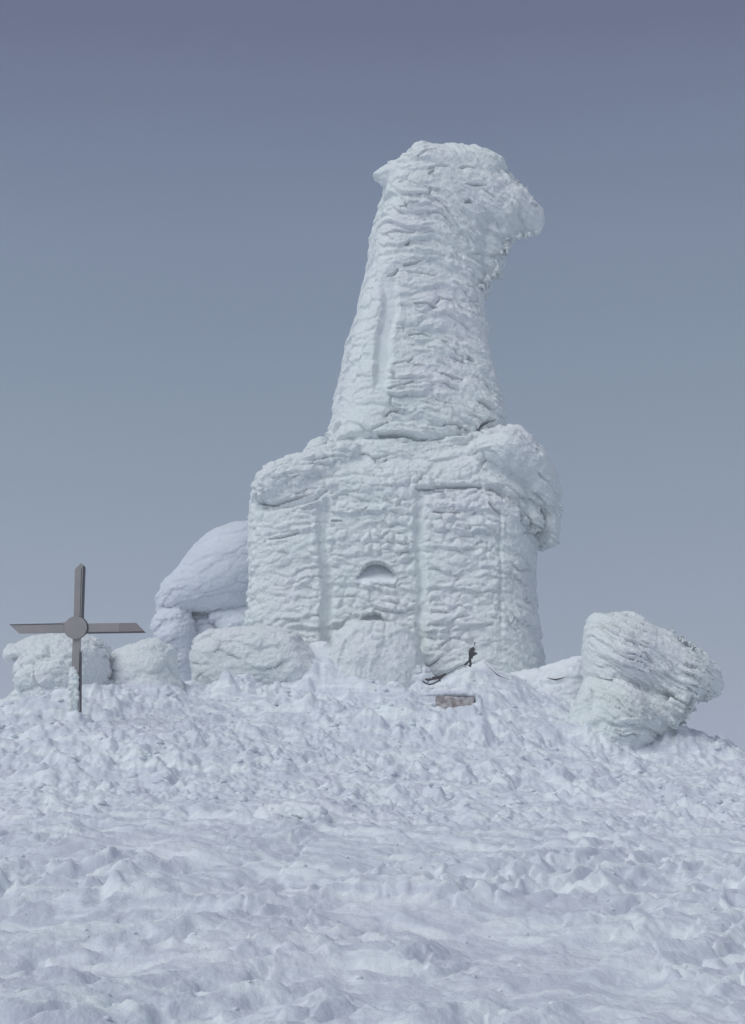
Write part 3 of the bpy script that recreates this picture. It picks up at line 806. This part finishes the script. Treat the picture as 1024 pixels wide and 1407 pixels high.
for i in range(26):
    q_ = random.uniform(920, 985); c = at(random.uniform(96, 107), q_, YC-0.13)
    Lc.ball(c, [random.uniform(.03, .07)]*3)
Vc, Nc, Fc = Lc.fuse(0.016, 1)
Vc = Vc + Nc*(0.035*fbm(Vc*6, 3)+0.012*noise(Vc*30))[:, None]
cpart('rime_crust', mesh_from('rime_crust', Vc, Fc), M_RIME)

# ------------------------------------------------------------------ exposed cable, stone, little dark openings
YK = 37.75
kroot_p = at(612, 935, YK)
cab = empty('cable', kroot_p)
tag(cab, 'dark twisted iron cable lying across the snow drift, ending in an upright knot', 'cable')
def kp(p, q, d=0): return at(p, q, YK+d)
def addk(name, lst, label=None):
    o = link(name, tubes_mesh(name, lst), M_IRON); adopt(o, cab)
    if label: o['label'] = label
PXM = YK/FPX
addk('strand', [tube([kp(581, 935.5, -.1), kp(585, 939, -.1), kp(590, 940.6, -.12), kp(596, 939.5, -.1), kp(602, 936, -.08), kp(607, 931, -.05)], 1.1*PXM),
                tube([kp(584, 933, -.1), kp(589, 934.2, -.12), kp(595, 932.8, -.1), kp(600, 931.5, -.08), kp(606, 930, -.05), kp(613, 926, 0)], 1.7*PXM, taper=[.6, 1.3, 1, 1.4, 1.5, .8]),
                tube([kp(594, 931, -.07), kp(600, 929.6, -.09), kp(605, 932, -.05)], 1.1*PXM),
                tube([kp(603, 930, -.1), kp(605, 936.5, -.08)], 1.0*PXM)], 'loose tangle of strands at the lower left end')
addk('strand', [tube([kp(606, 930.5, -.05), kp(614, 926.2, 0), kp(622, 921.5, .03), kp(630, 916, .02), kp(637, 913.6, 0), kp(641, 912, -.02)], 0.45*PXM, taper=[1.4, 1, .8, .8, .9, 1.2])])
addk('knot', [tube([kp(646.2, 911, -.2), kp(645.8, 904, -.25), kp(645.8, 897, -.27), kp(647.5, 892.5, -.26), kp(650, 891, -.25), kp(652.5, 893.5, -.25)], 2.0*PXM, 8, taper=[.9, .9, 1.1, 1.2, 1.2, .8]),
              tube([kp(648.5, 905, -.25), kp(649.2, 898, -.27), kp(650, 893, -.25)], 2.2*PXM, 8, taper=[.5, 1.1, 1]),
              tube([kp(649, 897.5, -.27), kp(652, 897, -.3), kp(655.6, 898.6, -.3)], 1.5*PXM, 7),
              tube([kp(651, 901, -.27), kp(653.5, 898.5, -.3)], 1.1*PXM, 7),
              tube([kp(646, 908, -.22), kp(647, 912, -.2), kp(645.4, 915.8, -.17)], 1.6*PXM, 7, taper=[.8, 1, 1.3]),
              tube([kp(644.5, 907.5, -.2), kp(641.5, 911.5, -.12), kp(638.6, 913.5, -.08)], 1.2*PXM, 7, taper=[.6, 1.4, 1.2])], 'dark upright knot of iron with short stubs')
addk('wire_tip', [tube([kp(651.6, 889.5, -.22), kp(652, 886, -.25), kp(653, 882.5, -.25)], 0.8*PXM, taper=[.3, .7, 1.3])])

cr2 = link('cable', tubes_mesh('cable', [tube([at(664, 908, 38.1), at(670, 915, 37.95), at(677, 921, 37.9), at(683, 927, 37.85), at(690, 930.5, 37.85), at(702, 934.5, 37.9)], 0.36*PXM, taper=[.4, .7, 1.1, 2.2, 1.2, .6])]), M_IRON)
recentre(cr2, at(683, 927, 37.9)); tag(cr2, 'thin dark cable sagging across the drift, just right of the upright knot', 'cable')
cr3 = link('cable', tubes_mesh('cable', [tube([at(752, 931, 38.5), at(758, 933, 38.4), at(764, 934, 38.4), at(770, 932.5, 38.4), at(776, 930.5, 38.5)], 0.8*PXM, taper=[.5, 1, 1.7, 1.2, .5])]), M_IRON)
recentre(cr3, at(764, 934, 38.5)); tag(cr3, 'short bit of dark cable poking from the low snow ridge by the boulder', 'cable')

# brown stone showing under the drift
def on_snow(px_, row):
    """distance at which the sight line through a pixel meets the snow"""
    Ys = np.linspace(8, 42, 1700); P_ = at(px_, row, Ys)
    g = ground_z(P_[:, 0], P_[:, 1], True)
    return float(Ys[np.argmax(P_[:, 2] < g)])
YS = on_snow(625, 974)
print('stone at', YS)
sb = empty('stone_step', at(625, 972, YS))
tag(sb, 'bare brown stone step showing through the snow below the cable', 'stone step')
def rough_block(name, x0, r0, x1, r1, Y0, Y1, seed):
    bm = bmesh.new()
    a = at(x0, r1, Y0); b = at(x1, r0, Y0)
    bmesh.ops.create_cube(bm, size=1)
    bmesh.ops.subdivide_edges(bm, edges=bm.edges[:], cuts=5, use_grid_fill=True)
    rr = random.Random(seed)
    for v in bm.verts:
        v.co.x = a[0]+(v.co.x+.5)*(b[0]-a[0]); v.co.z = a[2]+(v.co.z+.5)*(b[2]-a[2]); v.co.y = Y0+(v.co.y+.5)*(Y1-Y0)
        v.co += Vector((rr.uniform(-1, 1), rr.uniform(-1, 1), rr.uniform(-1, 1)))*0.018
    me = bpy.data.meshes.new(name); bm.to_mesh(me); bm.free()
    return me
for i, (x0, r0, x1, r1, dy_) in enumerate(((600, 956.5, 622.5, 978, 0.36), (623, 957.5, 651, 980, 0.33))):
    adopt(link('stone', rough_block('stone', x0, r0, x1, r1, YS+dy_, YS+0.9, i), M_STONE), sb)
Ls = Lump()
Ls.outline([(572, 957), (585, 952), (610, 949), (640, 948), (656, 951), (664, 962), (662, 985), (652, 978), (651, 960), (640, 957.5), (600, 957)], YS+0.5, k=1.2, step=2.2, ymin=0.25, ymax=.5)
Vs_, Ns_, Fs_ = Ls.fuse(0.03, 4)
Vs_ = Vs_ + Ns_*(0.05*fbm(Vs_*3, 3)+0.015*noise(Vs_*14))[:, None]
o = link('snow_cap', mesh_from('snow_cap', Vs_, Fs_), M_SNOW); adopt(o, sb); o['label'] = 'snow lip curling over the stone'

# clods of broken crust scattered on the slope : far too many to count
def clods(n, y0, y1, rmin, rmax, half):
    Vs, Fs, k = [], [], 0
    ys = np.sqrt(rng.uniform(y0*y0, y1*y1, n)); xs = rng.uniform(-half, half, n)*ys
    zs = ground_z(xs, ys)
    for i in range(n):
        r = rmin + (rmax-rmin)*rng.random()**5
        V = ICO1_V*(1+rng.uniform(-.3, .3, (len(ICO1_V), 1)))*np.array([1.3, 1.0, .6])*r
        a = rng.uniform(0, 6.28); c, s = math.cos(a), math.sin(a)
        V = V @ np.array([[c, s, 0], [-s, c, 0], [0, 0, 1]])
        Vs.append(V+np.array([xs[i], ys[i], zs[i]+r*0.15])); Fs.append(ICO1_F+k); k += len(V)
    return np.concatenate(Vs), np.concatenate(Fs)
v1, f1 = clods(1500, 24, 38.5, 0.015, 0.11, 0.33)
v2, f2 = clods(700, 10, 24, 0.006, 0.035, 0.34)
o = link('snow_clods', mesh_from('snow_clods', np.vstack([v1, v2]), np.vstack([f1, f2+len(v1)])), M_SNOW)
tag(o, 'small clods of broken snow crust scattered over the slope', 'snow clods', None, 'stuff')

# ------------------------------------------------------------------ thin cloud hanging round the summit
hm = bpy.data.meshes.new('haze')
X0, X1, Y0, Y1, Z0, Z1 = -1500, 1500, -1500, 1900, -160, 26
hm.from_pydata([(X0, Y0, Z0), (X1, Y0, Z0), (X1, Y1, Z0), (X0, Y1, Z0), (X0, Y0, Z1), (X1, Y0, Z1), (X1, Y1, Z1), (X0, Y1, Z1)], [],
               [(0, 3, 2, 1), (4, 5, 6, 7), (0, 1, 5, 4), (1, 2, 6, 5), (2, 3, 7, 6), (3, 0, 4, 7)])
mh = bpy.data.materials.new('haze'); mh.use_nodes = True
n, l = mh.node_tree.nodes, mh.node_tree.links
n.remove(n['Principled BSDF'])
pv = n.new('ShaderNodeVolumePrincipled'); pv.inputs['Color'].default_value = (0.90, 0.93, 0.98, 1)
pv.inputs['Density'].default_value = 0.0028; pv.inputs['Anisotropy'].default_value = 0.0
l.new(pv.outputs[0], n['Material Output'].inputs['Volume'])
tag(link('haze', hm, mh), 'thin grey cloud mist around the whole summit', None, None, 'stuff')
